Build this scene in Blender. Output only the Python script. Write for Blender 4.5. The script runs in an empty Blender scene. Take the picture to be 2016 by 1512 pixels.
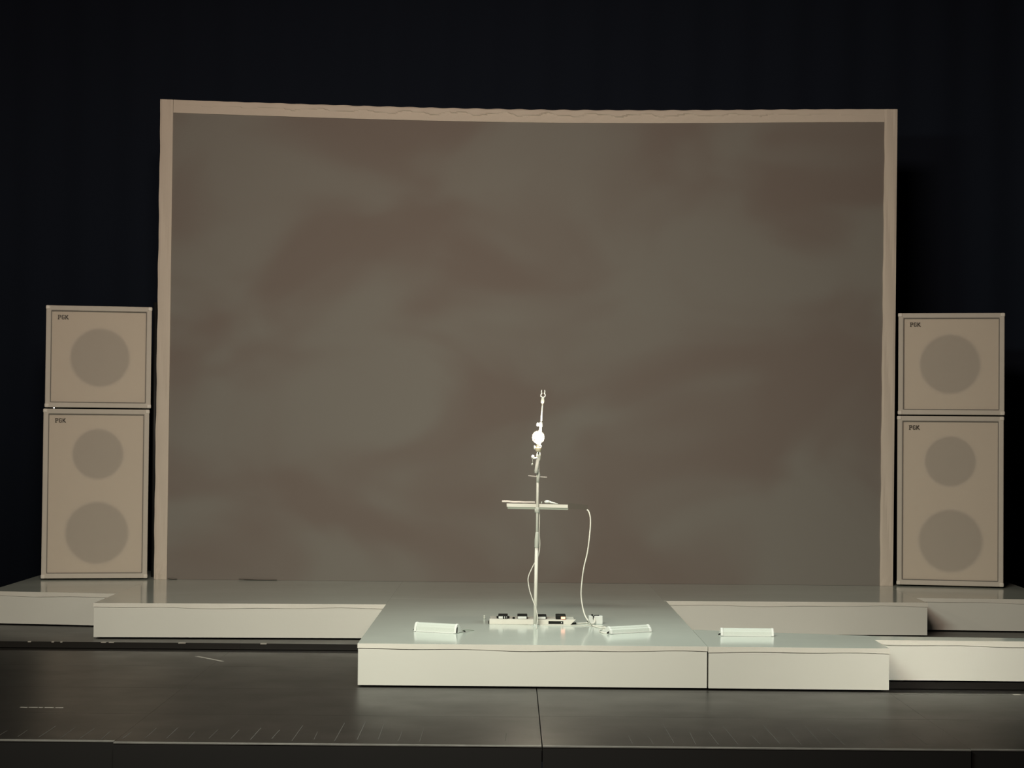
import bpy, bmesh, math, random
from mathutils import Vector, Matrix
random.seed(7)
SC = bpy.context.scene
COL = SC.collection

# ------------------------------------------------------------------ camera
F_PX = 3800.0                       # focal length in pixels of the 2016 px wide frame
PITCH = math.atan(94.0 / F_PX)
ROLL = 0.009
CAMZ = 1.785                        # stage floor is z = 0, platforms are 0.30 m high
CAMP = Vector((0, 0, CAMZ))
FWD = Vector((0, math.cos(PITCH), math.sin(PITCH)))
RGT = Vector((1, 0, 0))
UPV = Vector((0, -math.sin(PITCH), math.cos(PITCH)))
cx = RGT * math.cos(ROLL) + UPV * math.sin(ROLL)
cy = UPV * math.cos(ROLL) - RGT * math.sin(ROLL)
cam_d = bpy.data.cameras.new('camera')
cam = bpy.data.objects.new('camera', cam_d)
COL.objects.link(cam)
cam.matrix_world = Matrix(((cx.x, cy.x, -FWD.x, 0), (cx.y, cy.y, -FWD.y, 0),
                           (cx.z, cy.z, -FWD.z, CAMZ), (0, 0, 0, 1)))
cam_d.sensor_width = 36.0
cam_d.lens = 36.0 * F_PX / 2016.0
cam_d.clip_end = 200
SC.camera = cam

# ------------------------------------------------------------------ world, lights, exposure
w = bpy.data.worlds.new('world'); SC.world = w; w.use_nodes = True
w.node_tree.nodes['Background'].inputs[0].default_value = (0.50, 0.62, 0.80, 1)
w.node_tree.nodes['Background'].inputs[1].default_value = 0.010

def area(name, loc, target, size, power, col, size_y=None, spread=180):
    d = bpy.data.lights.new(name, 'AREA'); d.energy = power; d.color = col
    d.shape = 'RECTANGLE'; d.size = size; d.size_y = size_y or size; d.spread = math.radians(spread)
    o = bpy.data.objects.new(name, d); COL.objects.link(o)
    o.location = loc
    o.rotation_euler = (Vector(target) - Vector(loc)).to_track_quat('-Z', 'Y').to_euler()
    return o
area('house_light', (-1.3, 5.0, 7.0), (-0.6, 19.0, 3.5), 3.0, 208, (1.0, 0.76, 0.61), 1.2, 100)
area('front_stage_light', (-2.0, 8.5, 4.7), (-0.3, 14.1, 0.15), 2.6, 130, (0.95, 1.0, 0.86), 0.5, 105)
area('added_side_spot', (4.4, 7.5, 4.7), (3.1, 13.8, 0.15), 0.5, 5.8, (1.0, 0.95, 0.82), 0.5, 24)  # added unseen spot that brightens the right front platforms
area('added_overhead_light', (0.7, 14.3, 5.7), (0.6, 13.9, 0.3), 1.2, 30, (0.88, 1.0, 0.92), 0.8, 75)  # unseen lamp added to brighten the forward platform tops

vs = SC.view_settings
SC.display_settings.display_device = 'sRGB'
vs.view_transform = 'Standard'; vs.look = 'None'; vs.gamma = 1.0; vs.exposure = 0.0
vs.use_curve_mapping = False

# ------------------------------------------------------------------ measuring helpers
def P(px, py, z=None, Y=None):
    """point of the place seen at photo pixel (px, py) on the horizontal plane z or the upright plane Y"""
    dx, dy = px - 1008.0, py - 756.0
    ax = dx * math.cos(ROLL) + dy * math.sin(ROLL)
    ay = -dx * math.sin(ROLL) + dy * math.cos(ROLL)
    r = RGT * ax - UPV * ay + FWD * F_PX
    t = (z - CAMZ) / r.z if z is not None else Y / r.y
    return CAMP + r * t

# ------------------------------------------------------------------ materials
def new_mat(name):
    m = bpy.data.materials.new(name); m.use_nodes = True
    nt = m.node_tree
    return m, nt, nt.nodes['Principled BSDF']

def mat(name, col, rough=0.5, var=0.06, scale=4.0, bump=0.0, bscale=60.0, metal=0.0, spec=0.5, rvar=0.0):
    m, nt, b = new_mat(name)
    tc = nt.nodes.new('ShaderNodeTexCoord')
    n = nt.nodes.new('ShaderNodeTexNoise'); n.inputs['Scale'].default_value = scale; n.inputs['Detail'].default_value = 4
    nt.links.new(tc.outputs['Object'], n.inputs['Vector'])
    mx = nt.nodes.new('ShaderNodeMix'); mx.data_type = 'RGBA'
    mx.inputs[6].default_value = (*[c * (1 - var) for c in col], 1)
    mx.inputs[7].default_value = (*[min(1, c * (1 + var)) for c in col], 1)
    nt.links.new(n.outputs['Fac'], mx.inputs[0])
    nt.links.new(mx.outputs[2], b.inputs['Base Color'])
    b.inputs['Roughness'].default_value = rough
    b.inputs['Metallic'].default_value = metal
    b.inputs['Specular IOR Level'].default_value = spec
    if rvar:
        mr = nt.nodes.new('ShaderNodeMapRange')
        mr.inputs[3].default_value = rough - rvar; mr.inputs[4].default_value = rough + rvar
        nt.links.new(n.outputs['Fac'], mr.inputs[0]); nt.links.new(mr.outputs[0], b.inputs['Roughness'])
    if bump:
        n2 = nt.nodes.new('ShaderNodeTexNoise'); n2.inputs['Scale'].default_value = bscale; n2.inputs['Detail'].default_value = 3
        nt.links.new(tc.outputs['Object'], n2.inputs['Vector'])
        bp = nt.nodes.new('ShaderNodeBump'); bp.inputs['Strength'].default_value = bump; bp.inputs['Distance'].default_value = 0.01
        nt.links.new(n2.outputs['Fac'], bp.inputs['Height']); nt.links.new(bp.outputs[0], b.inputs['Normal'])
    return m

def emit(name, col, strength):
    m = bpy.data.materials.new(name); m.use_nodes = True
    nt = m.node_tree; nt.nodes.clear()
    e = nt.nodes.new('ShaderNodeEmission'); e.inputs[0].default_value = (*col, 1); e.inputs[1].default_value = strength
    o = nt.nodes.new('ShaderNodeOutputMaterial'); nt.links.new(e.outputs[0], o.inputs[0])
    return m

M = {}
M['riser'] = mat('painted_riser', (0.71, 0.72, 0.66), 0.55, 0.05, 1.2, 0.05, 30)
M['lip'] = mat('wrapped_vinyl_edge', (0.73, 0.72, 0.65), 0.45, 0.05, 6, 0.25, 14)
M['top'] = mat('glossy_white_vinyl', (0.57, 0.63, 0.58), 0.14, 0.05, 1.0, 0.02, 3.0, rvar=0.04)
M['plinth'] = mat('black_plinth', (0.008, 0.008, 0.009), 0.8)
M['frame'] = mat('white_stretched_cloth', (0.68, 0.61, 0.52), 0.85, 0.05, 3, 0.30, 9)
M['cab'] = mat('white_tolex', (0.60, 0.56, 0.49), 0.6, 0.06, 8, 0.2, 200)
M['corner'] = mat('white_corner_plastic', (0.78, 0.74, 0.66), 0.4, 0.03)
M['baffle'] = mat('white_baffle', (0.80, 0.74, 0.64), 0.9, 0.02)
M['cone'] = mat('speaker_cone', (0.07, 0.072, 0.066), 0.8, 0.1)
M['surround'] = mat('speaker_surround', (0.20, 0.19, 0.17), 0.8, 0.1)
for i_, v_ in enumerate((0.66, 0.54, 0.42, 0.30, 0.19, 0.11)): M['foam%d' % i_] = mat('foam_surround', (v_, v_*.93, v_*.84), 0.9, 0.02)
M['logo'] = mat('dark_brown_badge', (0.035, 0.022, 0.010), 0.5)
M['steel'] = mat('white_coated_tube', (0.74, 0.73, 0.66), 0.4, 0.03)
M['clutch'] = mat('grey_white_plastic', (0.52, 0.54, 0.48), 0.5, 0.04)
M['cream'] = mat('cream_plastic', (0.62, 0.57, 0.42), 0.5, 0.04)
M['brass'] = mat('brass', (0.75, 0.52, 0.22), 0.3, 0.05, metal=1.0)
M['cable'] = mat('white_cable', (0.76, 0.75, 0.68), 0.45, 0.03)
M['blackp'] = mat('black_plastic', (0.010, 0.011, 0.010), 0.65, 0.1, spec=0.25)
M['white'] = mat('white_plastic', (0.74, 0.77, 0.74), 0.4, 0.03)
M['mesh'] = mat('white_mesh_cover', (0.60, 0.65, 0.60), 0.7, 0.06, 120, 0.3, 260)
M['paper'] = mat('pale_paper', (0.55, 0.50, 0.46), 0.8, 0.05)
M['greyin'] = mat('grey_green_metal', (0.34, 0.38, 0.32), 0.5, 0.05)
M['edge'] = mat('worn_metal_edge', (0.20, 0.195, 0.18), 0.5, 0.5, 8)
M['pipe'] = mat('black_steel_pipe', (0.010, 0.011, 0.011), 0.6, 0.1)
M['chalk'] = mat('chalky_scuff', (0.42, 0.40, 0.36), 0.8, 0.3, 30)
M['scratch'] = mat('faint_scratch', (0.085, 0.082, 0.075), 0.7, 0.5, 12)
M['fascia'] = mat('stage_fascia', (0.008, 0.0070, 0.0063), 0.7, 0.2, 2)
M['bulb'] = emit('lit_bulb', (1.0, 0.86, 0.66), 600)
M['led'] = emit('orange_display', (1.0, 0.40, 0.24), 3.0)
M['pin'] = emit('pin_glint', (1.0, 1.0, 0.95), 3.0)  # emissive white for the glint between the left cabinets

# black glossy stage floor boards
def floor_mat():
    m, nt, b = new_mat('black_hardboard_floor')
    tc = nt.nodes.new('ShaderNodeTexCoord')
    n = nt.nodes.new('ShaderNodeTexNoise'); n.inputs['Scale'].default_value = 0.7; n.inputs['Detail'].default_value = 6
    nt.links.new(tc.outputs['Object'], n.inputs['Vector'])
    cr = nt.nodes.new('ShaderNodeMix'); cr.data_type = 'RGBA'
    cr.inputs[6].default_value = (0.009, 0.0083, 0.0074, 1); cr.inputs[7].default_value = (0.019, 0.0172, 0.015, 1)
    nt.links.new(n.outputs['Fac'], cr.inputs[0]); nt.links.new(cr.outputs[2], b.inputs['Base Color'])
    n2 = nt.nodes.new('ShaderNodeTexNoise'); n2.inputs['Scale'].default_value = 2.5; n2.inputs['Detail'].default_value = 4
    nt.links.new(tc.outputs['Object'], n2.inputs['Vector'])
    mr = nt.nodes.new('ShaderNodeMapRange'); mr.inputs[3].default_value = 0.28; mr.inputs[4].default_value = 0.42
    nt.links.new(n2.outputs['Fac'], mr.inputs[0]); nt.links.new(mr.outputs[0], b.inputs['Roughness'])
    b.inputs['Specular IOR Level'].default_value = 0.36
    return m
M['floor'] = floor_mat()

# black drapes
def drape_mat():
    m, nt, b = new_mat('black_serge')
    b.inputs['Base Color'].default_value = (0.0125, 0.0175, 0.0290, 1)
    b.inputs['Roughness'].default_value = 0.95; b.inputs['Specular IOR Level'].default_value = 0.1
    return m
M['drape'] = drape_mat()

# grey projection cloth with soft, uneven brown and grey-green areas
def screen_mat():
    m, nt, b = new_mat('grey_projection_cloth')
    tc = nt.nodes.new('ShaderNodeTexCoord')
    mp = nt.nodes.new('ShaderNodeMapping'); mp.inputs['Scale'].default_value = (0.55, 0.55, 0.85)
    nt.links.new(tc.outputs['Object'], mp.inputs['Vector'])
    n = nt.nodes.new('ShaderNodeTexNoise'); n.inputs['Scale'].default_value = 1.0; n.inputs['Detail'].default_value = 2.5
    n.inputs['Roughness'].default_value = 0.45; n.inputs['Distortion'].default_value = 0.6
    nt.links.new(mp.outputs[0], n.inputs['Vector'])
    r = nt.nodes.new('ShaderNodeMapRange'); r.inputs[1].default_value = 0.36; r.inputs[2].default_value = 0.64
    r.interpolation_type = 'SMOOTHSTEP'
    nt.links.new(n.outputs['Fac'], r.inputs[0])
    mx = nt.nodes.new('ShaderNodeMix'); mx.data_type = 'RGBA'
    mx.inputs[6].default_value = (0.214, 0.184, 0.164, 1); mx.inputs[7].default_value = (0.248, 0.240, 0.218, 1)
    nt.links.new(r.outputs[0], mx.inputs[0]); nt.links.new(mx.outputs[2], b.inputs['Base Color'])
    b.inputs['Roughness'].default_value = 0.9; b.inputs['Specular IOR Level'].default_value = 0.2
    return m
M['screen'] = screen_mat()

# speaker cloth one can half see through
def cloth_mat():
    m, nt, b = new_mat('thin_speaker_cloth')
    b.inputs['Base Color'].default_value = (0.82, 0.75, 0.65, 1); b.inputs['Roughness'].default_value = 0.9
    b.inputs['Specular IOR Level'].default_value = 0.1
    out = nt.nodes['Material Output']
    tr = nt.nodes.new('ShaderNodeBsdfTransparent')
    ms = nt.nodes.new('ShaderNodeMixShader'); ms.inputs[0].default_value = 0.40
    nt.links.new(tr.outputs[0], ms.inputs[1]); nt.links.new(b.outputs[0], ms.inputs[2]); nt.links.new(ms.outputs[0], out.inputs[0])
    return m
M['cloth'] = cloth_mat()

def glass_mat(name, tint, gloss):
    m = bpy.data.materials.new(name); m.use_nodes = True
    nt = m.node_tree; nt.nodes.clear()
    tr = nt.nodes.new('ShaderNodeBsdfTransparent'); tr.inputs[0].default_value = (*tint, 1)
    gl = nt.nodes.new('ShaderNodeBsdfGlossy'); gl.inputs['Roughness'].default_value = 0.08
    fr = nt.nodes.new('ShaderNodeLayerWeight'); fr.inputs[0].default_value = gloss
    ms = nt.nodes.new('ShaderNodeMixShader'); o = nt.nodes.new('ShaderNodeOutputMaterial')
    nt.links.new(fr.outputs['Facing'], ms.inputs[0]) if gloss > .2 else setattr(ms.inputs[0], 'default_value', gloss); nt.links.new(tr.outputs[0], ms.inputs[1])
    nt.links.new(gl.outputs[0], ms.inputs[2]); nt.links.new(ms.outputs[0], o.inputs[0])
    return m
M['bulbglass'] = glass_mat('bulb_globe_glass', (1, 1, 1), 0.35)
def add_translucency(m):
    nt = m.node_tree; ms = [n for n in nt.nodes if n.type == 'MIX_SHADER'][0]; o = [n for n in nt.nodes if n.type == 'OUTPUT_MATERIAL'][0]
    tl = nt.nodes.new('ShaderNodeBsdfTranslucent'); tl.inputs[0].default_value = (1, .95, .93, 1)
    m2 = nt.nodes.new('ShaderNodeMixShader'); m2.inputs[0].default_value = 0.012  # small share of pinkish-white translucency in the globe
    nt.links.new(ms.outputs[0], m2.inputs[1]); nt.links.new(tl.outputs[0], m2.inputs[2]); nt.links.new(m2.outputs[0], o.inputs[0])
add_translucency(M['bulbglass'])
M['tintglass'] = glass_mat('smoked_acrylic', (0.95, 0.975, 0.955), 0.018)

# ------------------------------------------------------------------ mesh helpers
def obj(name, bm, m, parent=None, smooth=False, bevel=0.0):
    bmesh.ops.recalc_face_normals(bm, faces=bm.faces[:])
    me = bpy.data.meshes.new(name); bm.to_mesh(me); bm.free()
    me.materials.append(m)
    if smooth:
        for p in me.polygons: p.use_smooth = True
    o = bpy.data.objects.new(name, me); COL.objects.link(o)
    if parent: o.parent = parent
    if bevel:
        b = o.modifiers.new('bevel', 'BEVEL'); b.width = bevel; b.segments = 2; b.limit_method = 'ANGLE'
    return o

def box(bm, x0, x1, y0, y1, z0, z1):
    v = [bm.verts.new(p) for p in ((x0,y0,z0),(x1,y0,z0),(x1,y1,z0),(x0,y1,z0),(x0,y0,z1),(x1,y0,z1),(x1,y1,z1),(x0,y1,z1))]
    for f in ((0,3,2,1),(4,5,6,7),(0,1,5,4),(1,2,6,5),(2,3,7,6),(3,0,4,7)):
        bm.faces.new([v[i] for i in f])

def B(*a):
    bm = bmesh.new(); box(bm, *a); return bm

def prism(bm, pts, z0, z1):
    lo = [bm.verts.new((x, y, z0)) for x, y in pts]; hi = [bm.verts.new((x, y, z1)) for x, y in pts]
    bm.faces.new(lo[::-1]); bm.faces.new(hi)
    n = len(pts)
    for i in range(n): bm.faces.new((lo[i], lo[(i+1) % n], hi[(i+1) % n], hi[i]))

def xprism(bm, prof, x0, x1):
    """profile of (y, z) points swept along x"""
    a = [bm.verts.new((x0, y, z)) for y, z in prof]; b = [bm.verts.new((x1, y, z)) for y, z in prof]
    bm.faces.new(a); bm.faces.new(b[::-1]); n = len(prof)
    for i in range(n): bm.faces.new((a[i], a[(i+1) % n], b[(i+1) % n], b[i]))

def yprism(bm, poly, y0, y1):
    """outline of (x, z) points with a thickness from y0 to y1"""
    a = [bm.verts.new((x, y0, z)) for x, z in poly]; b = [bm.verts.new((x, y1, z)) for x, z in poly]
    bm.faces.new(a); bm.faces.new(b[::-1]); n = len(poly)
    for i in range(n): bm.faces.new((a[i], a[(i+1) % n], b[(i+1) % n], b[i]))

def tube(bm, pts, r, seg=10, cap=True):
    pts = [Vector(p) for p in pts]; rr = r if isinstance(r, (list, tuple)) else [r] * len(pts)
    rings = []; prev = None
    for i, p in enumerate(pts):
        d = (pts[min(i+1, len(pts)-1)] - pts[max(i-1, 0)]).normalized()
        if prev is None:
            a = Vector((0, 0, 1)) if abs(d.z) < 0.9 else Vector((1, 0, 0)); u = d.cross(a).normalized()
        else:
            u = (prev - d * prev.dot(d)).normalized()
        v = d.cross(u); prev = u
        rings.append([bm.verts.new(p + (u * math.cos(2*math.pi*k/seg) + v * math.sin(2*math.pi*k/seg)) * rr[i]) for k in range(seg)])
    for a, b in zip(rings, rings[1:]):
        for k in range(seg): bm.faces.new((a[k], a[(k+1) % seg], b[(k+1) % seg], b[k]))
    if cap: bm.faces.new(rings[0][::-1]); bm.faces.new(rings[-1])

def T(pts, r, seg=10):
    bm = bmesh.new(); tube(bm, pts, r, seg); return bm

def smooth_path(pts, n=8):
    pts = [Vector(p) for p in pts]; out = []
    q = [pts[0]] + pts + [pts[-1]]
    for i in range(1, len(q) - 2):
        p0, p1, p2, p3 = q[i-1], q[i], q[i+1], q[i+2]
        for k in range(n):
            t = k / n
            out.append(0.5 * ((2*p1) + (p2-p0)*t + (2*p0-5*p1+4*p2-p3)*t*t + (3*p1-p0-3*p2+p3)*t**3))
    out.append(pts[-1]); return out

def sphere(bm, c, r, sx=1, sy=1, sz=1, u=16, v=12):
    bmesh.ops.create_uvsphere(bm, u_segments=u, v_segments=v, radius=r,
                              matrix=Matrix.Translation(c) @ Matrix.Diagonal((sx, sy, sz, 1)))

def lathe(bm, prof, c, axis='Z', seg=32):
    """prof: (radius, height) pairs turned about the axis through c"""
    rings = []
    for r, h in prof:
        ring = []
        for k in range(seg):
            a = 2*math.pi*k/seg
            if axis == 'Z': p = (c[0] + r*math.cos(a), c[1] + r*math.sin(a), c[2] + h)
            else: p = (c[0] + r*math.cos(a), c[1] + h, c[2] + r*math.sin(a))
            ring.append(bm.verts.new(p))
        rings.append(ring)
    for a, b in zip(rings, rings[1:]):
        for k in range(seg): bm.faces.new((a[k], a[(k+1) % seg], b[(k+1) % seg], b[k]))
    bm.faces.new(rings[0][::-1]); bm.faces.new(rings[-1])

def thing(name, label, cat, loc=(0,0,0), rz=0.0, group=None):
    o = bpy.data.objects.new(name, None); COL.objects.link(o)
    o.location = loc; o.rotation_euler = (0, 0, rz); o.empty_display_size = 0.1
    o['label'] = label; o['category'] = cat
    if group: o['group'] = group
    return o

def tag(o, label, cat, group=None):
    o['label'] = label; o['category'] = cat
    if group: o['group'] = group
    return o

def struct(name, bm, m, parent=None, **k):
    o = obj(name, bm, m, parent, **k); o['kind'] = 'structure'; return o

# ================================================================== THE SETTING
# ---- stage floor: hardboard sheets 2.44 x 1.22 m laid on a sunken black base, two long recesses
XS = [-10.0, -7.13, -4.69, -2.25, 0.19, 2.63, 5.07, 7.51, 10.0]
bm = bmesh.new()
g = 0.002
for i in range(len(XS) - 1):
    x0, x1 = XS[i], XS[i+1]
    off = 0.0 if x1 <= 0.2 else 0.05
    front = 11.09 if x1 < -2.2 else (11.045 if x1 < 2.64 else 11.06)
    ys = [front, 12.13 + off, 13.35, 14.57, 15.50, 16.15, 17.4, 18.6, 19.8, 21.4]
    for j in range(len(ys) - 1):
        y0, y1 = ys[j], ys[j+1]
        left = x1 < 0.2
        if left and j == 4: continue                      # long recess on the left
        if x0 >= 2.6:
            if j == 2:
                y0, y1 = 13.35, 13.42
            elif j == 3:
                y0 = 14.02
                box(bm, x0+.0006, x1-.0006, 14.03, 14.57-g, -0.05, 0); continue
        gl_ = .003 if abs(x0-.19) < .01 else .0006; gr_ = .003 if abs(x1-.19) < .01 else .0006
        box(bm, x0+gl_, x1-gr_, y0+g, y1-g, -0.05, 0)
box(bm, -10, 10, 11.2, 21.4, -0.12, -0.055)
floor = struct('floor', bm, M['floor'])

# worn marks on the boards
bm = bmesh.new()
def mark(x0, y0, x1, y1, wd, z=0.0006):
    a, b = Vector((x0, y0, 0)), Vector((x1, y1, 0)); d = (b-a).normalized(); n = Vector((-d.y, d.x, 0)) * wd/2
    pts = [(a+n), (a-n), (b-n), (b+n)]
    prism(bm, [(p.x, p.y) for p in pts], -0.0005, z)
for k in range(-26, 20):                                  # parallel saw-like scratches across the front boards
    x = 0.10 + k * 0.122 + random.uniform(-.006, .006)
    if -0.45 < x < 0.62 and k not in (-1,): continue
    wgt = random.random()
    ln = random.uniform(0.25, 0.75) if -1.3 < x < 2.0 else random.uniform(0.1, 0.45)
    y0 = 11.12 + random.uniform(0, .08)
    mark(x, y0, x + random.uniform(-.01, .01), min(y0 + ln, 12.1), 0.003 + 0.003*wgt)
struct('scratches', bm, M['scratch'], floor)
bm = bmesh.new()
a, b = P(387, 1292, z=0), P(438, 1302, z=0); mark(a.x, a.y, b.x, b.y, 0.03)
a, b = P(40, 1392.5, z=0), P(124, 1394, z=0)
x = a.x
while x < b.x:
    l = random.uniform(.02, .06); mark(x, a.y + random.uniform(-.004, .004), min(x+l, b.x), a.y + random.uniform(-.004, .004), 0.018); x += l + random.uniform(.002, .012)
for px, wpx in ((44, 6), (92, 5), (110, 4), (192, 10), (208, 10), (348, 14), (512, 12), (1980, 12)):
    p = P(px, 1267.5 if px < 600 else 1360, z=0)
    if px < 600: box(bm, p.x, p.x + wpx*0.0043, 16.1485, 16.19, -.006, .0008)
    else: mark(p.x, 13.385, p.x + wpx*0.0043, 13.39, 0.05)
a = P(556, 1267, z=0)
struct('scuff_marks', bm, M['chalk'], floor)

# stage front: three dark panels with a worn metal edge
fx = [-9.9, -2.25, 0.19, 2.63, 9.9]
fy = [11.09, 11.045, 11.045, 11.06]
for i in range(4):
    t = struct('trim_%d' % (i+1), B(fx[i]+.003, fx[i+1]-.003, fy[i]-.03, fy[i]-.002, -1.0, -0.0072), M['fascia'])
    struct('edge_strip', B(fx[i]+.003, fx[i+1]-.003, fy[i]-.033, fy[i]+.0005, -0.0065, 0.0008), M['edge'], t, bevel=.0008)

# ---- black drapes all round and above
def drape(name, p0, p1, z0, z1, amp=0.02, wl=0.55):
    bm = bmesh.new(); p0, p1 = Vector(p0), Vector(p1); L = (p1-p0).length; n = int(L/0.06)
    d = (p1-p0)/L; nn = Vector((-d.y, d.x)); rows = []
    for z in (z0, z1):
        r = []
        for i in range(n+1):
            s = L*i/n; q = p0 + d*s + nn*amp*(math.sin(2*math.pi*s/wl) + .4*math.sin(2*math.pi*s/(wl*2.7)+1))
            r.append(bm.verts.new((q.x, q.y, z)))
        rows.append(r)
    for i in range(n): bm.faces.new((rows[0][i], rows[0][i+1], rows[1][i+1], rows[1][i]))
    o = struct(name, bm, M['drape'], smooth=True)
    s = o.modifiers.new('solid', 'SOLIDIFY'); s.thickness = .01
    return o
drape('wall_back', (-9.5, 21.1), (9.5, 21.1), 0.0, 9.0)
drape('wall_left', (-9.5, 11.5), (-9.5, 21.2), 0.0, 9.0)
drape('wall_right', (9.5, 21.2), (9.5, 11.5), 0.0, 9.0)
struct('ceiling', B(-9.8, 9.8, 11.5, 21.4, 9.0, 9.1), M['drape'])

# ================================================================== PLATFORMS
H = 0.30
def platform(name, pts, label, front=(0,), seed=0):
    """pts: plan outline, counter-clockwise; front: indices of the edges that carry the wrapped lip"""
    c = Vector((sum(p[0] for p in pts)/len(pts), sum(p[1] for p in pts)/len(pts), 0))
    t = thing(name, label, 'platform', c)
    L = [(p[0]-c.x, p[1]-c.y) for p in pts]
    def inset(d):
        out = []
        n = len(L)
        for i in range(n):
            p, a, b = Vector(L[i]), Vector(L[i-1]), Vector(L[(i+1) % n])
            e1 = (p-a).normalized(); e2 = (b-p).normalized()
            n1 = Vector((-e1.y, e1.x)); n2 = Vector((-e2.y, e2.x))
            m = (n1+n2); m = m / max(m.dot(n1), .2)
            out.append(tuple(p + m*d))
        return out
    bm = bmesh.new(); prism(bm, inset(.05), 0.0, .06); obj('plinth', bm, M['plinth'], t)
    bm = bmesh.new(); prism(bm, inset(.004), .012, H-.012); obj('body', bm, M['riser'], t)
    bm = bmesh.new(); prism(bm, inset(0.0), H-.0115, H); obj('top_sheet', bm, M['top'], t, bevel=.001)
    rnd = random.Random(seed)
    for i in front:                                       # vinyl wrapped over the edge, lower hem a little wavy
        a = Vector(L[i]); b = Vector(L[(i+1) % len(L)]); d = (b-a); ln = d.length; d /= ln; nn = Vector((d.y, -d.x))
        bm = bmesh.new(); n = max(6, int(ln/.05)); ph = rnd.uniform(0, 6)
        prev = None
        for k in range(n+1):
            s = ln*k/n; q = a + d*s
            low = H-.036 + .004*math.sin(s*3.1+ph) + .003*math.sin(s*8.3+ph*2) 
            o1 = q + nn*.0005; o2 = q + nn*(.0022+.0012*math.sin(s*5+ph)); o0 = q - nn*.003
            row = [bm.verts.new((o0.x, o0.y, H+.0008)), bm.verts.new((o1.x, o1.y, H+.0008)), bm.verts.new((o2.x, o2.y, low)), bm.verts.new((o0.x, o0.y, low))]
            if prev:
                for j in range(4): bm.faces.new((prev[j], prev[(j+1) % 4], row[(j+1) % 4], row[j]))
            else: bm.faces.new(row[::-1])
            prev = row
        bm.faces.new(prev)
        obj('wrapped_edge', bm, M['lip'], t)
    return t
e = 0.0008
platform('stage_platform', [(-1.06, 13.49), (1.38, 13.49), (1.38, 17.13), (-1.06, 17.13)],
         'white glossy platform jutting furthest forward, carrying the lit stand and pedals', (0,), 1)
platform('stage_platform', [(1.383, 13.48), (2.645, 13.47), (2.645, 14.32), (1.383, 14.64)],
         'short white platform right of the stand platform, one white wedge box on it', (0,), 2)
platform('stage_platform', [(2.645+e, 14.02), (5.6, 14.0), (5.6, 14.16), (2.645+e, 14.30)],
         'narrow bright white platform running out of the picture at lower right', (0,), 3)
platform('stage_platform', [(-3.535, 16.42), (-1.0605, 16.53), (-1.0605, 20.2), (-3.535, 20.2)],
         'wide white platform left of the stand platform, reaching back under the screen', (0,), 4)
platform('stage_platform', [(-4.73, 17.52), (-3.535-e, 17.36), (-3.535-e, 20.2), (-4.73, 20.2)],
         'white platform at far left edge under the left speaker cabinets', (0,), 5)
platform('stage_platform', [(-1.06, 17.13+e), (1.36, 17.13+e), (1.36, 20.2), (-1.06, 20.2)],
         'grey-looking flush platform between the jutting platform and middle of the screen', (), 6)
platform('stage_platform', [(1.36+e, 17.12), (3.71, 17.18), (3.71, 20.2), (1.36+e, 20.2)],
         'wide shaded white platform under the right end of the screen', (0,), 7)
platform('stage_platform', [(3.71+e, 17.66), (4.98, 17.62), (5.08, 20.2), (3.71+e, 20.2)],
         'white platform at far right edge under the right speaker cabinets', (0,), 8)

# ================================================================== SCREEN
YS = 19.05
scr = thing('projection_screen', 'large grey screen in a white cloth-covered frame standing behind the platforms', 'screen', (0, YS, H))
def S(px, py): 
    p = P(px, py, Y=YS); return (p.x, p.z - H)
TOPP = [(316,195.3),(430,199.5),(539,203),(640,206.3),(732,209),(860,212.3),(1000,215),(1100,216.3),(1278,217),(1420,216.5),(1555,215.5),(1660,215),(1767,215)]
def toppy(px):
    for (a, ya), (b, yb) in zip(TOPP, TOPP[1:]):
        if px <= b: return ya + (yb-ya)*(px-a)/(b-a)
    return TOPP[-1][1]
zb = 0.001
# side bars (front stands at local y = 0, back at 0.10)
for (x0a, x1a, x0b, x1b, yt) in ((316, 341, 302.5, 328, 195.3), (1742, 1767, 1732, 1758, 215)):
    A = S(x0a, yt); Bq = S(x1a, toppy(x1a)); C = S(x1b, 1147); D = S(x0b, 1147)
    bm = bmesh.new(); n = 90; rows = []
    rnd = random.Random(int(x0a))
    for k in range(n+1):
        t = k/n
        zl = D[1]*0 + zb + (A[1]-zb)*t; zr = zb + (Bq[1]-zb)*t
        xl = D[0] + (A[0]-D[0])*t; xr = C[0] + (Bq[0]-C[0])*t
        xl += .0022*math.sin(t*37) + .0015*math.sin(t*91+x0a)
        r = []
        for j in range(7):
            u = j/6; x = xl + (xr-xl)*u; z = zl + (zr-zl)*u
            dep = .006*math.sin(z*2.3 + u*3) 
            crease = math.exp(-(z/.16)**2) if x0a < 500 else 0.2*math.exp(-(z/.1)**2)
            dep += crease*.012*math.sin(z*75 + u*7.5)
            r.append(bm.verts.new((x, -abs(dep) if 0 < j < 6 else 0, z)))
        rows.append(r)
    back = [(bm.verts.new((r[0].co.x, .10, r[0].co.z)), bm.verts.new((r[-1].co.x, .10, r[-1].co.z))) for r in rows]
    for k in range(n):
        a, b = rows[k], rows[k+1]
        for j in range(6): bm.faces.new((a[j], a[j+1], b[j+1], b[j]))
        bm.faces.new((a[-1], back[k][1], back[k+1][1], b[-1])); bm.faces.new((back[k][0], a[0], b[0], back[k+1][0]))
        bm.faces.new((back[k][1], back[k][0], back[k+1][0], back[k+1][1]))
    bm.faces.new([*rows[0], back[0][1], back[0][0]]); bm.faces.new([*rows[-1], back[-1][1], back[-1][0]][::-1])
    obj('side_rail', bm, M['frame'], scr, smooth=False)
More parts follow.
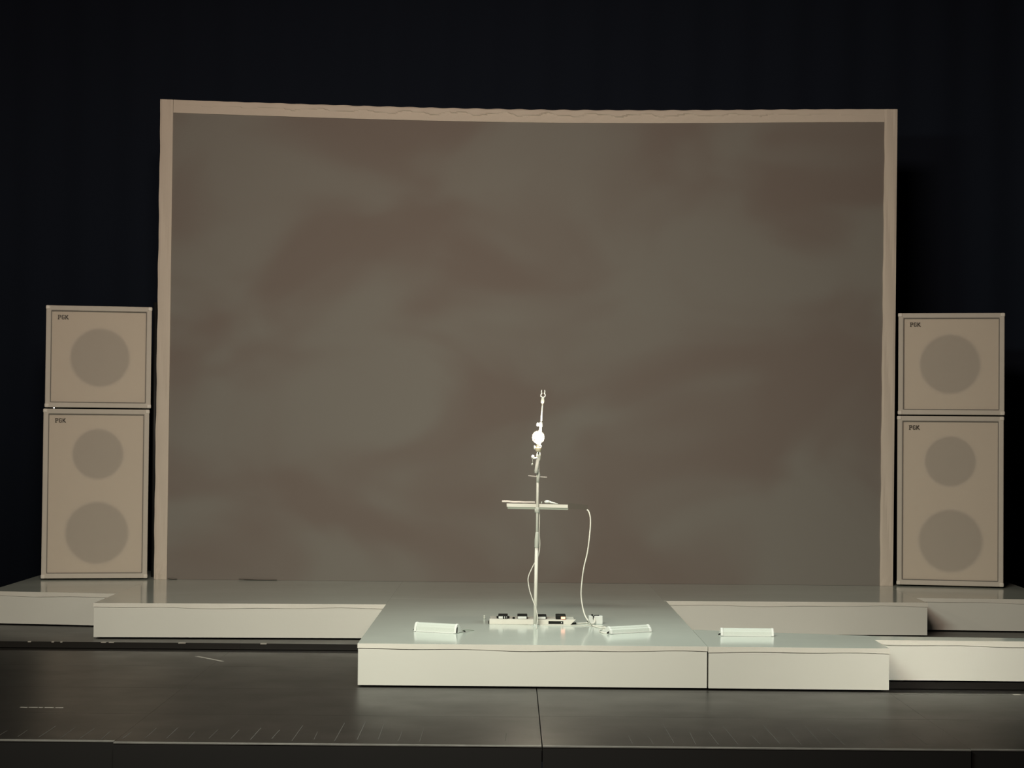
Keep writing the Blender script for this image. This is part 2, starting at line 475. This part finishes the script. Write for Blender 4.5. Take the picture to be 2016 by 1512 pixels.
# top bar, sagging a little, gathered hem
bm = bmesh.new(); n = 360; rows = []; back = []
for k in range(n+1):
    px = 341.6 + (1741.4-341.6)*k/n
    x, zt = S(px, toppy(px)); _, z0 = S(px, toppy(px) + 25.5)
    g1 = math.sin(math.pi*k/n)**.7
    sc = (0.40 + .12*g1*(math.sin(x*13.7)+.5*math.sin(x*31+1)))
    r = []
    for j in range(13):
        u = j/12; z = zt + (z0-zt)*u
        dep = .0
        if u < sc: dep = .016*g1*(0.5+u/sc*.5)
        dep += .004*g1*math.sin(x*23+u*5)
        edge = .003*math.sin(x*29)*g1 if j == 0 else 0
        r.append(bm.verts.new((x, -abs(dep) if 0 < j < 12 else 0, z + edge)))
    rows.append(r); back.append((bm.verts.new((x, .10, zt)), bm.verts.new((x, .10, z0))))
for k in range(n):
    a, b = rows[k], rows[k+1]
    for j in range(12): bm.faces.new((a[j], a[j+1], b[j+1], b[j]))
    bm.faces.new((a[-1], back[k][1], back[k+1][1], b[-1])); bm.faces.new((back[k][0], a[0], b[0], back[k+1][0]))
    bm.faces.new((back[k][1], back[k][0], back[k+1][0], back[k+1][1]))
bm.faces.new([*rows[0], back[0][1], back[0][0]]); bm.faces.new([*rows[-1], back[-1][1], back[-1][0]][::-1])
obj('top_rail', bm, M['frame'], scr)
# cloth
bm = bmesh.new(); poly = []
for k in range(41):
    px = 338 + (1745-338)*k/40; x, z = S(px, toppy(px)+23); poly.append((x, z))
br = S(1735, 1147)[0]; bl = S(325, 1147)[0]
poly += [(br, zb), (bl, zb)]
yprism(bm, poly, .012, .02)
obj('screen_cloth', bm, M['screen'], scr)
# faint creases of cloth lying at the foot of the screen
for a, b in ((470, 545), (330, 348)):
    bm = bmesh.new(); p0, p1 = P(a, 1139, Y=YS-.01), P(b, 1142, Y=YS-.01)
    tube(bm, [(p0.x, 0.004, .012), ((p0.x+p1.x)/2, -.006, .012), (p1.x, .004, .008)], [.003, .008, .003], 8)
    obj('cloth_fold', bm, M['screen'], scr, smooth=True)

# black pipe in the gap beside the screen
p = P(303, 595, Y=19.3); q = P(299.5, 1139, Y=19.3)
tag(obj('upright_pipe', T([(q.x, 19.35, H), (p.x+.01, 19.35, p.z)], .022, 14), M['pipe'], smooth=True),
    'thin black upright pipe in the gap left of the white screen frame', 'pipe')

# ================================================================== SPEAKER CABINETS
LET = {'P': [(0,1,0,7),(-.4,1.6,0,.9),(-.4,3,6.1,7),(2.3,3.3,3.9,6.6),(1,3,3.0,4.0)],
       'G': [(4.1,5.1,1,6),(4.6,7,6,7),(4.6,7,0,1),(6.6,7.4,.6,3.6),(5.6,7.4,2.8,3.6),(6.6,7.4,5.2,6.4)],
       'K': [(8.2,9.2,0,7)]}
def badge(parent, x, z, w_):
    bm = bmesh.new(); s = w_/12.2
    for ch in 'PGK':
        for (a, b, c, d) in LET[ch]: box(bm, x+a*s, x+b*s, -.004, .0, z+c*s, z+d*s)
    for (a, b) in (((9.0,3.0),(11.4,7.0)), ((9.3,3.9),(12.0,0.0))):
        (x0,z0),(x1,z1) = a, b
        d = Vector((x1-x0, z1-z0)).normalized(); nn = Vector((-d.y, d.x))*.6
        yprism(bm, [(x+(x0+nn.x)*s, z+(z0+nn.y)*s), (x+(x0-nn.x)*s, z+(z0-nn.y)*s), (x+(x1-nn.x)*s, z+(z1-nn.y)*s), (x+(x1+nn.x)*s, z+(z1+nn.y)*s)], -.004, .0)
    o = obj('name_badge', bm, M['logo'], parent)
    for v in o.data.vertices: v.co.z = z + (v.co.z - z)*.74
    o.location.y = .015
    o['label'] = 'small dark brown letters PGK'

def cabinet(label, base, rz, W, Hh, discs, dep=.50, group='white speaker cabinets'):
    t = thing('speaker_cabinet', label, 'speaker', base, rz, group)
    fr = .050; rc = .022
    bm = bmesh.new()
    box(bm, 0, W, .03, dep, 0, Hh)
    # front rim, mitred
    o_ = [(0,0),(W,0),(W,Hh),(0,Hh)]; i_ = [(fr,fr),(W-fr,fr),(W-fr,Hh-fr),(fr,Hh-fr)]
    V = lambda x, y, z: bm.verts.new((x, y, z))
    OF = [V(x, 0, z) for x, z in o_]; IF = [V(x, .004, z) for x, z in i_]
    OB = [V(x, .03, z) for x, z in o_]; IB = [V(x, .03, z) for x, z in i_]
    for k in range(4):
        j = (k+1) % 4
        bm.faces.new((OF[k], OF[j], IF[j], IF[k])); bm.faces.new((OF[j], OF[k], OB[k], OB[j]))
        bm.faces.new((IF[k], IF[j], IB[j], IB[k])); bm.faces.new((OB[k], IB[k], IB[j], OB[j]))
    obj('shell', bm, M['cab'], t, bevel=.008)
    bm = bmesh.new()                                       # inner bead against the cloth
    for (a, b, c, d) in ((fr, W-fr, fr, fr+.006), (fr, W-fr, Hh-fr-.006, Hh-fr), (fr, fr+.006, fr+.006, Hh-fr-.006), (W-fr-.006, W-fr, fr+.006, Hh-fr-.006)):
        box(bm, a, b, .006, .016, c, d)
    obj('piping', bm, M['surround'], t)
    obj('baffle', B(fr, W-fr, .0255, .0295, fr, Hh-fr), M['baffle'], t)
    for (cx_, cz_, r) in discs:
        bm = bmesh.new(); lathe(bm, [(r*.95, 0), (r*.95, -.0015), (r*.93, -.002)], (cx_, .0254, cz_), 'Y', 64)
        wf = obj('woofer', bm, M['cone'], t)
        bm = bmesh.new(); lathe(bm, [(r*.30, -.002), (r*.22, -.004), (r*.05, -.005)], (cx_, .0254, cz_), 'Y', 40)
        obj('dust_cap', bm, M['cone'], wf)
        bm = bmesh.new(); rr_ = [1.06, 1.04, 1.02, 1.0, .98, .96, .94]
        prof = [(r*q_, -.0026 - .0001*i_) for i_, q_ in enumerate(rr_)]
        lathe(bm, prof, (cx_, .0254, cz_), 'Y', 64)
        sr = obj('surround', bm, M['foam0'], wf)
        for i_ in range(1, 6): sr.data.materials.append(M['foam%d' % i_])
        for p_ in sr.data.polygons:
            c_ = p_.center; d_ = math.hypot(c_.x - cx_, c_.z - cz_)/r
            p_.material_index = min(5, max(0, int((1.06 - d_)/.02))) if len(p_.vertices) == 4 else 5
    obj('grille_cloth', B(fr, W-fr, .0175, .0185, fr, Hh-fr), M['cloth'], t)
    badge(t, fr+.065, Hh-fr-.075-.01, .100)
    for x in (0, W):
        for z in (0, Hh):
            bm = bmesh.new(); sx = 1 if x == 0 else -1; sz = 1 if z == 0 else -1
            x0, x1 = sorted((x - sx*.004, x + sx*.040)); z0, z1 = sorted((z - sz*.0005, z + sz*.040))
            box(bm, x0, x1, -.006, .045, z0, z1)
            obj('corner_cap', bm, M['corner'], t, bevel=.010)
    for x in (.08, W-.08):
        for y in (.07, dep-.07):
            bm = bmesh.new(); lathe(bm, [(.018, -.012), (.02, 0.0)], (x, y, 0), 'Z', 16); obj('foot', bm, M['blackp'], t)
    return t

def cab_pair(bl, br_, ylow_top, yup_bot, yup_top, upshift, discs_low, disc_up, labels):
    a = P(*bl, z=H); b = P(*br_, z=H); d = b - a; W = d.length; rz = math.atan2(d.y, d.x)
    Ym = (a.y + b.y)/2; k = Ym / F_PX
    hl = (bl[1]+br_[1])/2 - ylow_top; hl *= k
    lo = cabinet(labels[0], (a.x, a.y, H+.0135), rz, W, hl-.012, [((x-bl[0])*k, ((bl[1]+br_[1])/2 - y)*k-.012, r*k) for x, y, r in discs_low])
    hu = (yup_bot - yup_top)*k
    up = cabinet(labels[1], (a.x + upshift, a.y, H+hl+.0145), rz, W, hu, [((x-bl[0]-upshift/k)*k, (yup_bot - y)*k, r*k) for x, y, r in disc_up])
    return lo, up, W
lo, up, W = cab_pair((80.5, 1142), (289.5, 1141), 806.5, 801, 600.5, .012,
    [(187-1, 1050, 59.5), (189-3, 895, 48)], [(191-3.5, 702, 56)],
    ('tall white two-driver speaker cabinet standing on the left platform',
     'square white single-driver speaker cabinet stacked on top at left'))
pin = obj('bright_glint', B(.080, .092, .03, .034, -.009, -.0005), M['pin'], up)  # white glint made as a small glowing block, no real lamp
pin['label'] = 'tiny bright white glint'
cab_pair((1765.5, 1153.5), (1975.5, 1158.5), 820.5, 818, 617, .006,
    [(1869, 1066, 60), (1870-2, 909.5, 48)], [(1870-3, 718, 57)],
    ('tall white two-driver speaker cabinet standing on the right platform',
     'square white single-driver speaker cabinet stacked on top at right'))

# ================================================================== STAND WITH LAMP
base = P(1053.5, 1232, z=H); YP = base.y
def q(px, py, dy=0.0): 
    p = P(px, py, Y=YP + dy); return Vector((p.x - base.x, dy, p.z - H))
mm = YP / F_PX                                            # metres per photo pixel here
st = thing('microphone_stand', 'white boom microphone stand with lamp and tray clamped on, centre of platform', 'stand', (base.x, base.y, H))
bm = bmesh.new(); lathe(bm, [(.036, .0), (.036, .0015), (.030, .003), (.016, .005), (.0138, .012)], (0,0,0)); obj('foot', bm, M['top'], st, smooth=False)
obj('lower_tube', T([q(1053.5, 1229), q(1056.3, 1078)], .0135, 16), M['steel'], st, smooth=True)
obj('height_clutch', T([q(1056.2, 1078.5), q(1056.3, 1077), q(1056.8, 1062), q(1057.3, 1050), q(1057.3, 1047.5)], [.014, .017, .0175, .014, .011], 16), M['clutch'], st, smooth=True)
obj('upper_tube', T([q(1057.2, 1049), q(1059.2, 903)], .0098, 16), M['steel'], st, smooth=True)
cl = obj('shelf_clamp', T([q(1057.6, 1009.5), q(1057.6, 1008), q(1057.8, 1001), q(1057.8, 999)], [.014, .0175, .0175, .014], 16), M['clutch'], st, smooth=True)
obj('clamp_knob', T([q(1055.5, 1005, -.005), q(1052.6, 1005, -.005)], [.012, .015], 12), M['clutch'], cl, smooth=True)
# twisted tape and small cross bar
wr = obj('wrapped_collar', T([q(1058.7, 950), q(1059, 942), q(1060.3, 935), q(1058.8, 928)], [.0115, .0125, .0135, .012], 14), M['clutch'], st, smooth=True)
obj('cross_bar', T([q(1040, 936.5, .015), q(1059, 938.5, .015), q(1077, 940, .015)], .0045, 10), M['paper'], wr, smooth=True)
# boom
jb = -0.035
jt = obj('boom_joint', T([q(1059.2, 912, jb/2), q(1059.5, 906), q(1060, 898), q(1060.5, 890, jb/3)], [.013, .0165, .018, .012], 16), M['clutch'], st, smooth=True)
obj('boom_rear_tube', T([q(1055.2, 929.5, jb), q(1057.2, 917, jb), q(1059, 905, jb)], [.0145, .0145, .0135], 18), M['steel'], st, smooth=True)
obj('end_cap', T([q(1055.0, 931.5, jb), q(1055.25, 929, jb)], [.010, .0135], 16), M['clutch'], st, smooth=True)
obj('boom_tube', T([q(1060.6, 893, .03), q(1063.2, 860, .04), q(1064.6, 838, .045)], .0112, 16), M['steel'], st, smooth=True)
bc = obj('boom_clutch', T([q(1064.3, 840, .045), q(1064.7, 836, .045), q(1065.0, 831, .045)], [.0125, .0135, .0115], 16), M['steel'], st, smooth=True)
bm = bmesh.new(); tube(bm, [q(1064, 835.5, .04), q(1061, 835.5, .04)], .005, 10); sphere(bm, q(1058.6, 835.3, .04), .0115, .85, .7, 1.3); obj('wing_knob', bm, M['white'], bc, smooth=True)
obj('boom_rod', T([q(1065.2, 832, .045), q(1068.2, 794, .06)], .0062, 14), M['steel'], st, smooth=True)
hd = obj('clip_socket', T([q(1068.0, 794, .06), q(1068.2, 791.5, .06), q(1068.6, 787, .06), q(1068.8, 784, .06), q(1069, 782, .06)], [.008, .0140, .0140, .0120, .0110], 16), M['clutch'], st, smooth=True)
c0 = q(1069.2, 778.0, .06); bm = bmesh.new()
tube(bm, [c0 + Vector((math.cos(a)*.0170, 0, math.sin(a)*.0170)) for a in [math.radians(115+310*k/30) for k in range(31)]], .0040, 10)
tube(bm, [c0 + Vector((-.008,0,.014)), c0 + Vector((-.013,.005,.022)), c0 + Vector((-.011,.012,.040))], [.0038,.005,.0028], 8)
tube(bm, [c0 + Vector((.008,0,.014)), c0 + Vector((.014,.005,.022)), c0 + Vector((.012,.012,.040))], [.0038,.005,.0028], 8)
obj('microphone_clip', bm, M['steel'], st, smooth=True)
# side clutch lever
bm = bmesh.new(); tube(bm, [q(1058, 902, -.01), q(1049, 902.3, -.012)], [.0065, .0075], 12); sphere(bm, q(1048.8, 899.3, -.012), .0125, 1, .8, 1.1)
tube(bm, [q(1048.8, 898, -.012), q(1048.2, 902.5, -.012)], [.0105, .0095], 12)
lv = obj('boom_lever', bm, M['white'], jt, smooth=True)
bm = bmesh.new(); tube(bm, [q(1048.0, 903, -.012), q(1048.8, 908, -.012), q(1048.0, 913, -.012)], .0022, 8); sphere(bm, q(1047.7, 914, -.012), .0085, 1, 1, 1)
obj('hanging_chain', bm, M['clutch'], lv, smooth=True)

# lamp clamped to the stand
lp0 = q(1060, 889, -.05)
lamp = thing('bulb_lamp', 'glowing round light bulb in a cream holder clamped near top of the stand', 'lamp',
             (base.x + lp0.x, base.y + lp0.y, H + lp0.z))
def l(px, py, dy=0.0):
    return q(px, py, -.05 + dy) - lp0
hz = 0.0
bm = bmesh.new(); lathe(bm, [(.011, -.004), (.019, .002), (.023, .012), (.0235, .026), (.022, .034)], (l(1059.8,872).x, 0, 0)); obj('lamp_holder', bm, M['cream'], lamp, smooth=True)
bm = bmesh.new(); lathe(bm, [(.0205, .0345), (.0215, .037), (.0205, .041), (.0150, .0425)], (l(1059.6,872).x, 0, 0)); obj('brass_ring', bm, M['brass'], lamp, smooth=True)
bm = bmesh.new(); lathe(bm, [(.0105, .042), (.0105, .052), (.012, .060)], (l(1059.5,872).x, 0, 0)); obj('bulb_cap', bm, M['cream'], lamp, smooth=True)
bm = bmesh.new()
prof = [(.006, .054), (.0085, .060), (.012, .072), (.0200, .090), (.0250, .104), (.0262, .116), (.0235, .130), (.0150, .142), (.003, .147)]
lathe(bm, prof, (l(1059.6,872).x, 0, 0), 'Z', 24); bl = obj('lit_bulb', bm, M['bulb'], lamp, smooth=True); bl['label'] = 'white-hot glowing bulb'
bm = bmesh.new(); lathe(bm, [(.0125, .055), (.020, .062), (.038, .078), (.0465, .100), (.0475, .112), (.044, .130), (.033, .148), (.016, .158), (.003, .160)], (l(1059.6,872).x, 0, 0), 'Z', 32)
gl = obj('outer_glass', bm, M['bulbglass'], lamp, smooth=True); gl['label'] = 'round glass around the glowing bulb'
bm = bmesh.new(); sphere(bm, l(1052.6, 881.0), .009, .8, .7, 1.75); tube(bm, [l(1053.5, 880), l(1056.5, 882)], .004, 8); obj('wing_screw', bm, M['white'], lamp, smooth=True)
bm = bmesh.new(); sphere(bm, l(1064.6, 878.8), .0075, 1.1, .8, 1.0); tube(bm, [l(1063.8, 880), l(1062.5, 882)], .004, 8); obj('wing_screw', bm, M['white'], lamp, smooth=True)
bm = bmesh.new(); tube(bm, [(0, .004, -.002), (.002, .03, -.006), (0.004, .05, -.012)], .0075, 10); obj('clamp_arm', bm, M['clutch'], lamp, smooth=True)

# tray clamped on the stand
tp = q(1058, 1003, 0)
tr = thing('clamp_tray', 'white shallow tray clamped across the stand at waist height', 'tray', (base.x + tp.x, base.y, H + tp.z))
def tq(px, py, dy=0.0): return q(px, py, dy) - tp
tf = .014
a, b = tq(998, 991, tf), tq(1118, 999.5, tf)
slope = (tq(1118, 0, tf).z - tq(998, 0, tf).z)
def slab(bm, x0, x1, y0, y1, z0, z1, drop=0.006, cutx=0.0):
    v = [bm.verts.new(p) for p in ((x0+cutx,y0,z0),(x1,y0,z0-drop),(x1,y1,z0-drop),(x0,y1,z0),(x0,y0,z1),(x1,y0,z1-drop),(x1,y1,z1-drop),(x0,y1,z1))]
    for f in ((0,3,2,1),(4,5,6,7),(0,1,5,4),(1,2,6,5),(2,3,7,6),(3,0,4,7)): bm.faces.new([v[i] for i in f])
zt, zm, zl = tq(998, 991.0, tf).z, tq(998, 997.6, tf).z, tq(998, 1001.6, tf).z
rollx = ROLL  # the place itself is level
bm = bmesh.new(); slab(bm, a.x-.002, b.x, tf, tf+.004, zm, zt, .006, .004); obj('front_lip', bm, M['steel'], tr)
bm = bmesh.new(); slab(bm, a.x+.006, b.x+.002, tf+.006, tf+.012, zl, zm-.0005, .006); obj('lower_flange', bm, M['greyin'], tr)
bm = bmesh.new(); slab(bm, a.x-.002, b.x, tf+.0042, .23, zm, zm+.004, .006)
obj('tray_plate', bm, M['steel'], tr)

# things lying on the tray
def top_at(px, dy): return None
def wob(n, f): return [f(k/n) for k in range(n+1)]
pz0 = tq(0, 989.6, 0).z + tp.z + H
def onstand(px, py, dy): v = q(px, py, dy); return Vector((base.x+v.x, base.y+v.y, H+v.z))
# sheet of paper
bm = bmesh.new(); A0, A1 = onstand(988.5, 987, .03), onstand(1053.5, 990.2, .03)
zt_abs = H + tp.z + zt
cols = []
for k in range(15):
    t = k/14; p = A0.lerp(A1, t)
    zz = zt_abs + .0030 + .005*(1-t)**2 + .0016*math.sin(t*9)**2; 
    cols.append([bm.verts.new((p.x, base.y + .024, zz)), bm.verts.new((p.x, base.y + .19, zz + .006)), bm.verts.new((p.x, base.y + .19, zz + .008)), bm.verts.new((p.x, base.y + .024, zz + .0045))])
for c0_, c1_ in zip(cols, cols[1:]):
    for j in range(4): bm.faces.new((c0_[j], c0_[(j+1) % 4], c1_[(j+1) % 4], c1_[j]))
bm.faces.new(cols[0]); bm.faces.new(cols[-1][::-1])
tag(obj('paper_stack', bm, M['paper']), 'pale papers lying on left half of the tray, poking past its edge', 'papers')
# adapter with tail
bm = bmesh.new(); zc = zt_abs
c = onstand(1077, 988, .04)
sphere(bm, Vector((c.x, c.y, zc+.014)), .012, 1.9, 2.0, 1.0)
tube(bm, [(c.x+.015, c.y, zc+.014), (c.x+.035, c.y, zc+.008), (c.x+.065, c.y+.005, zc+.002), (c.x+.085, c.y+.01, zc)], [.010, .007, .005, .003], 10)
tag(obj('adapter', bm, M['white'], smooth=True), 'rounded white plug with tapering tail on right half of the tray', 'plug')
bm = bmesh.new(); c = onstand(1066, 988, .03); tube(bm, [(c.x, c.y, zc-.002), (c.x+.002, c.y, zc+.016)], .004, 10)
tag(obj('small_clip', bm, M['clutch'], smooth=True), 'tiny upright grey clip just right of the pole on the tray', 'clip')
# smoked acrylic sheet
bm = bmesh.new(); p0, p1, p2, p3 = onstand(1119.5, 992.5, .02), onstand(1159, 996.5, .02), onstand(1156, 1004, .0), onstand(1119.5, 1002.5, .0)
fr_ = [Vector((p3.x, base.y+.022, p3.z+.004)), Vector((p2.x, base.y+.022, p2.z)), Vector((p1.x, base.y+.16, p1.z)), Vector((p0.x+.002, base.y+.16, p0.z+.002))]
lo_ = [bm.verts.new(v) for v in fr_]; hi_ = [bm.verts.new(v + Vector((0, 0, .003))) for v in fr_]
bm.faces.new(lo_[::-1]); bm.faces.new(hi_)
for i in range(4): bm.faces.new((lo_[i], lo_[(i+1) % 4], hi_[(i+1) % 4], hi_[i]))
tag(obj('acrylic_sheet', bm, M['tintglass']), 'thin smoky clear sheet sticking out past the right end of the tray', 'sheet')

# ================================================================== CABLES
def cable(name, pts, r, label, m='cable'):
    return tag(obj(name, T(smooth_path(pts, 10), r, 8), M[m], smooth=True), label, 'cable')
zf = H + .0055
def fl(px, py, r=.0045): return P(px, py, z=H + r)
A_ = lambda px, py, dy: onstand(px, py, dy)
cable('hanging_cable', [A_(1155.5, 1003.5, .02), A_(1159, 1007, .018), A_(1162, 1018, .01), A_(1162.3, 1035, .0), A_(1160, 1062, -.02), A_(1156, 1090, -.03),
      A_(1150, 1115, -.04), A_(1146.5, 1138, -.04), A_(1144, 1168, -.04), A_(1146.5, 1192, -.05), A_(1151.5, 1211, -.08), A_(1158, 1222, -.13), fl(1166, 1231.5, .0065), fl(1176, 1234.5, .0065), fl(1186, 1236, .0065), fl(1193, 1236.5, .0065)],
      .0052, 'white cable hanging from the tray in a long curve down to the platform')
cable('stand_cable', [A_(1062, 1002, .02), A_(1062.0, 1030, .018), A_(1061.5, 1048, .018), A_(1062.8, 1072, .016), A_(1060.5, 1092, .02), A_(1055, 1104, .024), A_(1049, 1115, .02), A_(1041, 1133, .01),
      A_(1039.8, 1145, .0), A_(1043.5, 1165, -.01), A_(1050, 1184, -.018), A_(1054.5, 1196, -.0235), A_(1058, 1212, -.026), A_(1057.5, 1226, -.045), fl(1056, 1237.5, .004)],
      .0038, 'thin white cable looping round the pole of the stand')
cable('floor_cable', [fl(1063, 1230.8), fl(1085, 1231.2), fl(1120, 1231.6), fl(1160, 1231.0)+Vector((0,-.0,0)), fl(1185, 1232.8), fl(1196, 1236)],
      .0034, 'white cable lying straight along the front of the pedalboard')
cable('power_cable', [fl(1134, 1227.5, .006), fl(1145, 1227, .006), fl(1156, 1226.3, .006), fl(1163, 1227, .008)],
      .0055, 'short white cable between pedalboard and white power box')

# ================================================================== PEDALBOARD
pl, pr = P(963.5, 1229.3, z=H), P(1133, 1230, z=H)
Wb = pr.x - pl.x; yb = (pl.y + pr.y)/2
pb = thing('pedalboard', 'long low white pedalboard on the platform behind the stand foot', 'pedalboard', (pl.x, yb, H))
hb = .040
bm = bmesh.new()
xprism(bm, [(0, 0.001), (0, hb), (.03, hb+.001), (.03, .001)], 0, .455)
xprism(bm, [(0, hb-.012), (0, hb), (.03, hb+.001), (.03, hb-.012)], .455, .570)
xprism(bm, [(0, .001), (0, .005), (.03, .005), (.03, .001)], .455, .570)
v = [(.570, .001), (.625, .001), (Wb, hb), (.570, hb)]
yprism(bm, v, 0, .03)
obj('front_rail', bm, M['steel'], pb)
obj('slot', B(.456, .569, .012, .029, .0055, hb-.0125), M['blackp'], pb)
obj('deck', B(.004, Wb-.012, .031, .22, hb-.010, hb+.001), M['steel'], pb)
for x in (.01, .585):
    obj('side_rail', B(x, x+.02, .031, .22, .001, hb-.0105), M['steel'], pb)
obj('side_handle', B(-.008, -.0005, .0, .06, .004, .022), M['blackp'], pb, bevel=.002)
obj('corner_foot', T([(Wb-.035, .02, .008), (Wb+.004, .03, .010)], [.004, .0075], 10), M['blackp'], pb, smooth=True)
bm = bmesh.new(); tube(bm, [(.472+.085, .0, .013), (.472+.085, .0, .022)], .004, 8); obj('jack', bm, M['white'], pb)

def pedal(x0, x1, label, front='white', h=.035, jacks=(), knobs=(), led=False):
    t = thing('effects_pedal', label, 'effects pedal', (pl.x + (x0+x1)/2, yb + .003, H + hb + .0018), 0, 'effects pedals on the pedalboard')
    w2 = (x1-x0)/2
    bm = bmesh.new(); xprism(bm, [(0.004, 0.0005), (.0035, h-.004), (.008, h), (.115, h+.001), (.12, .0005)], -w2, w2); obj('housing', bm, M['blackp'], t, bevel=.003)
    if led:
        obj('display', B(.002, w2-.004, -.003, .0035, .002, h*.62), M['led'], t)['label'] = 'orange lit panel'
    else:
        obj('front_plate', B(-w2+.003, w2-.006, .0, .0035, .0008, h*.66), M[front], t)
    for jx in jacks:
        bm = bmesh.new(); tube(bm, [(jx, .03, .0115), (jx + (.014 if jx > 0 else -.014), .03, .0105)], [.010, .008], 10); obj('jack_plug', bm, M['blackp'], t, smooth=True)
    for kx in knobs:
        bm = bmesh.new(); tube(bm, [(kx, -.0005, .0005+.008), (kx, -.009, .0005+.008)], .0062, 12); sphere(bm, (kx, -.002, .018), .0055); obj('knob', bm, M['blackp'], t, smooth=True)
    return t
s_ = mm
X = lambda px: (P(px, 1218, Y=yb+.04).x - pl.x)
pedal(X(981), X(999.5), 'leftmost effects pedal with two black knobs on its white front', jacks=(-.036, .036), knobs=(-.002+.006, .021), h=.029)
pedal(X(1018.5), X(1038), 'black effects pedal with white front, left of the pole', h=.030)
pedal(X(1056), X(1075.5), 'black effects pedal with white front, just right of the pole', h=.028)
pedal(X(1094), X(1113.5), 'rightmost effects pedal with a glowing orange panel', h=.032, led=True)
bm = bmesh.new(); lathe(bm, [(.009, 0), (.009, .008), (.007, .013), (.002, .014)], (pl.x + X(1011.3), yb+.02, H+hb+.0018)); 
tag(obj('round_knob', bm, M['blackp'], smooth=True), 'small black knob between the two left pedals on the pedalboard', 'knob')

# white power box
p0 = P(1159, 1229.5, z=H); p1 = P(1187, 1230, z=H); Wq = p1.x-p0.x
px_ = thing('power_box', 'white block-shaped power box on the platform right of the pedalboard', 'power box', (p0.x, p0.y+.02, H))
obj('housing', B(0, Wq, 0, .06, .001, .064), M['white'], px_, bevel=.004)
bm = bmesh.new(); tube(bm, smooth_path([(.036, -.004, .040), (.037, -.006, .058), (.030, .002, .0695), (.022, .01, .071)], 6), .0042, 8)
tube(bm, smooth_path([(.036, -.003, .056), (.048, .004, .0685), (.070, .01, .0690), (.080, .02, .068)], 6), .0028, 8)
sphere(bm, (.027, .008, .0715), .0075)
obj('black_lead', bm, M['blackp'], px_, smooth=True)
bm = bmesh.new(); sphere(bm, (-.004, -.002, .022), .008); obj('black_plug', bm, M['blackp'], px_, smooth=True)
bm = bmesh.new(); tube(bm, smooth_path([(.042, -.006, .046), (.048, -.016, .030), (.040, -.024, .012), (.015, -.035, .008), (-.0, -.04, .0065)], 6), .0055, 10)
obj('white_plug', bm, M['cable'], px_, smooth=True)

# small white peg left of the pedalboard
p = P(953.5, 1219, z=H); bm = bmesh.new(); lathe(bm, [(.008, 0), (.008, .014), (.0055, .016), (.0085, .019), (.0085, .028), (.004, .031)], (p.x, p.y, H))
tag(obj('white_plug', bm, M['clutch'], smooth=True), 'tiny white upright plug left of the pedalboard on the platform', 'plug')

# ================================================================== LOW WHITE WEDGE BOXES
def wedge(label, A, Bp, hgt, open_end=False, rot_only=None):
    a = P(*A, z=H); b = P(*Bp, z=H); d = b-a; L = d.length; rz = math.atan2(d.y, d.x)
    t = thing('footlight', label, 'footlight', a, rz, 'low white boxes along the platform front')
    D = .15
    def prof(s=1.0, n=8):
        pts = [(0, .002), (.010, hgt*.55)]
        c = (.046, hgt*.60); r = hgt*.40
        for k in range(n+1):
            an = math.radians(165 - 145*k/n); pts.append((c[0] + math.cos(an)*r*1.1, c[1] + math.sin(an)*r))
        pts += [(D, .002)]
        cy_ = (D/2, hgt*.45)
        return [((y-cy_[0])*s+cy_[0], (z-cy_[1])*s+cy_[1]) if s != 1 else (y, z) for y, z in pts]
    bm = bmesh.new(); xprism(bm, prof(.93), .019, L-.019); obj('mesh_cover', bm, M['mesh'], t)
    bm = bmesh.new(); xprism(bm, [(.004, .001), (.004, .009), (D-.004, .009), (D-.004, .001)], .0185, L-.0185); obj('base_strip', bm, M['white'], t)
    bm = bmesh.new(); xprism(bm, prof(), 0, .018); obj('end_cap', bm, M['white'], t, bevel=.003)
    bm = bmesh.new(); xprism(bm, prof(), L-.018, L); ec = obj('end_cap', bm, M['white'], t, bevel=.003)
    if open_end:
        bm = bmesh.new(); xprism(bm, [(.008, .006), (.016, hgt*.60), (.030, hgt*.68), (.028, .006)], L+.0002, L+.002); obj('dark_opening', bm, M['blackp'], ec)
        bm = bmesh.new(); tube(bm, [(L+.001, D-.02, .014), (L+.012, D-.02, .010), (L+.02, D-.03, .008)], .005, 8); obj('plug', bm, M['blackp'], ec, smooth=True)
    bm = bmesh.new(); tube(bm, [(-.001, .03, .016), (-.012, .03, .010), (-.016, .03, .008)], [.005, .006, .004], 8); obj('lead_stub', bm, M['blackp'], t, smooth=True)
    return t
wedge('low white mesh-covered box lying askew at left, dark opening in its end', (814, 1243.5), (897, 1248), .070, True)
wedge('low white mesh-covered box right of the pedals, cables running to it', (1203.5, 1249), (1284, 1244.3), .054)
wedge('low white mesh-covered box facing front on the short right platform', (1419.5, 1252.5), (1524, 1253.5), .058)
cable('short_lead', [fl(911, 1240.5, .022), fl(918, 1240.2, .016), fl(926, 1240.6, .008), fl(933, 1241, .0035)], .0030,
      'short grey lead sticking out of the left white box', 'greyin')
cable('coiled_lead', [fl(1196, 1246.5), fl(1190, 1246.5), fl(1183, 1244.5), fl(1180, 1241.5), fl(1186, 1239.5), fl(1192, 1240)], .0040,
      'small loop of pale cable beside the left end of the middle white box')
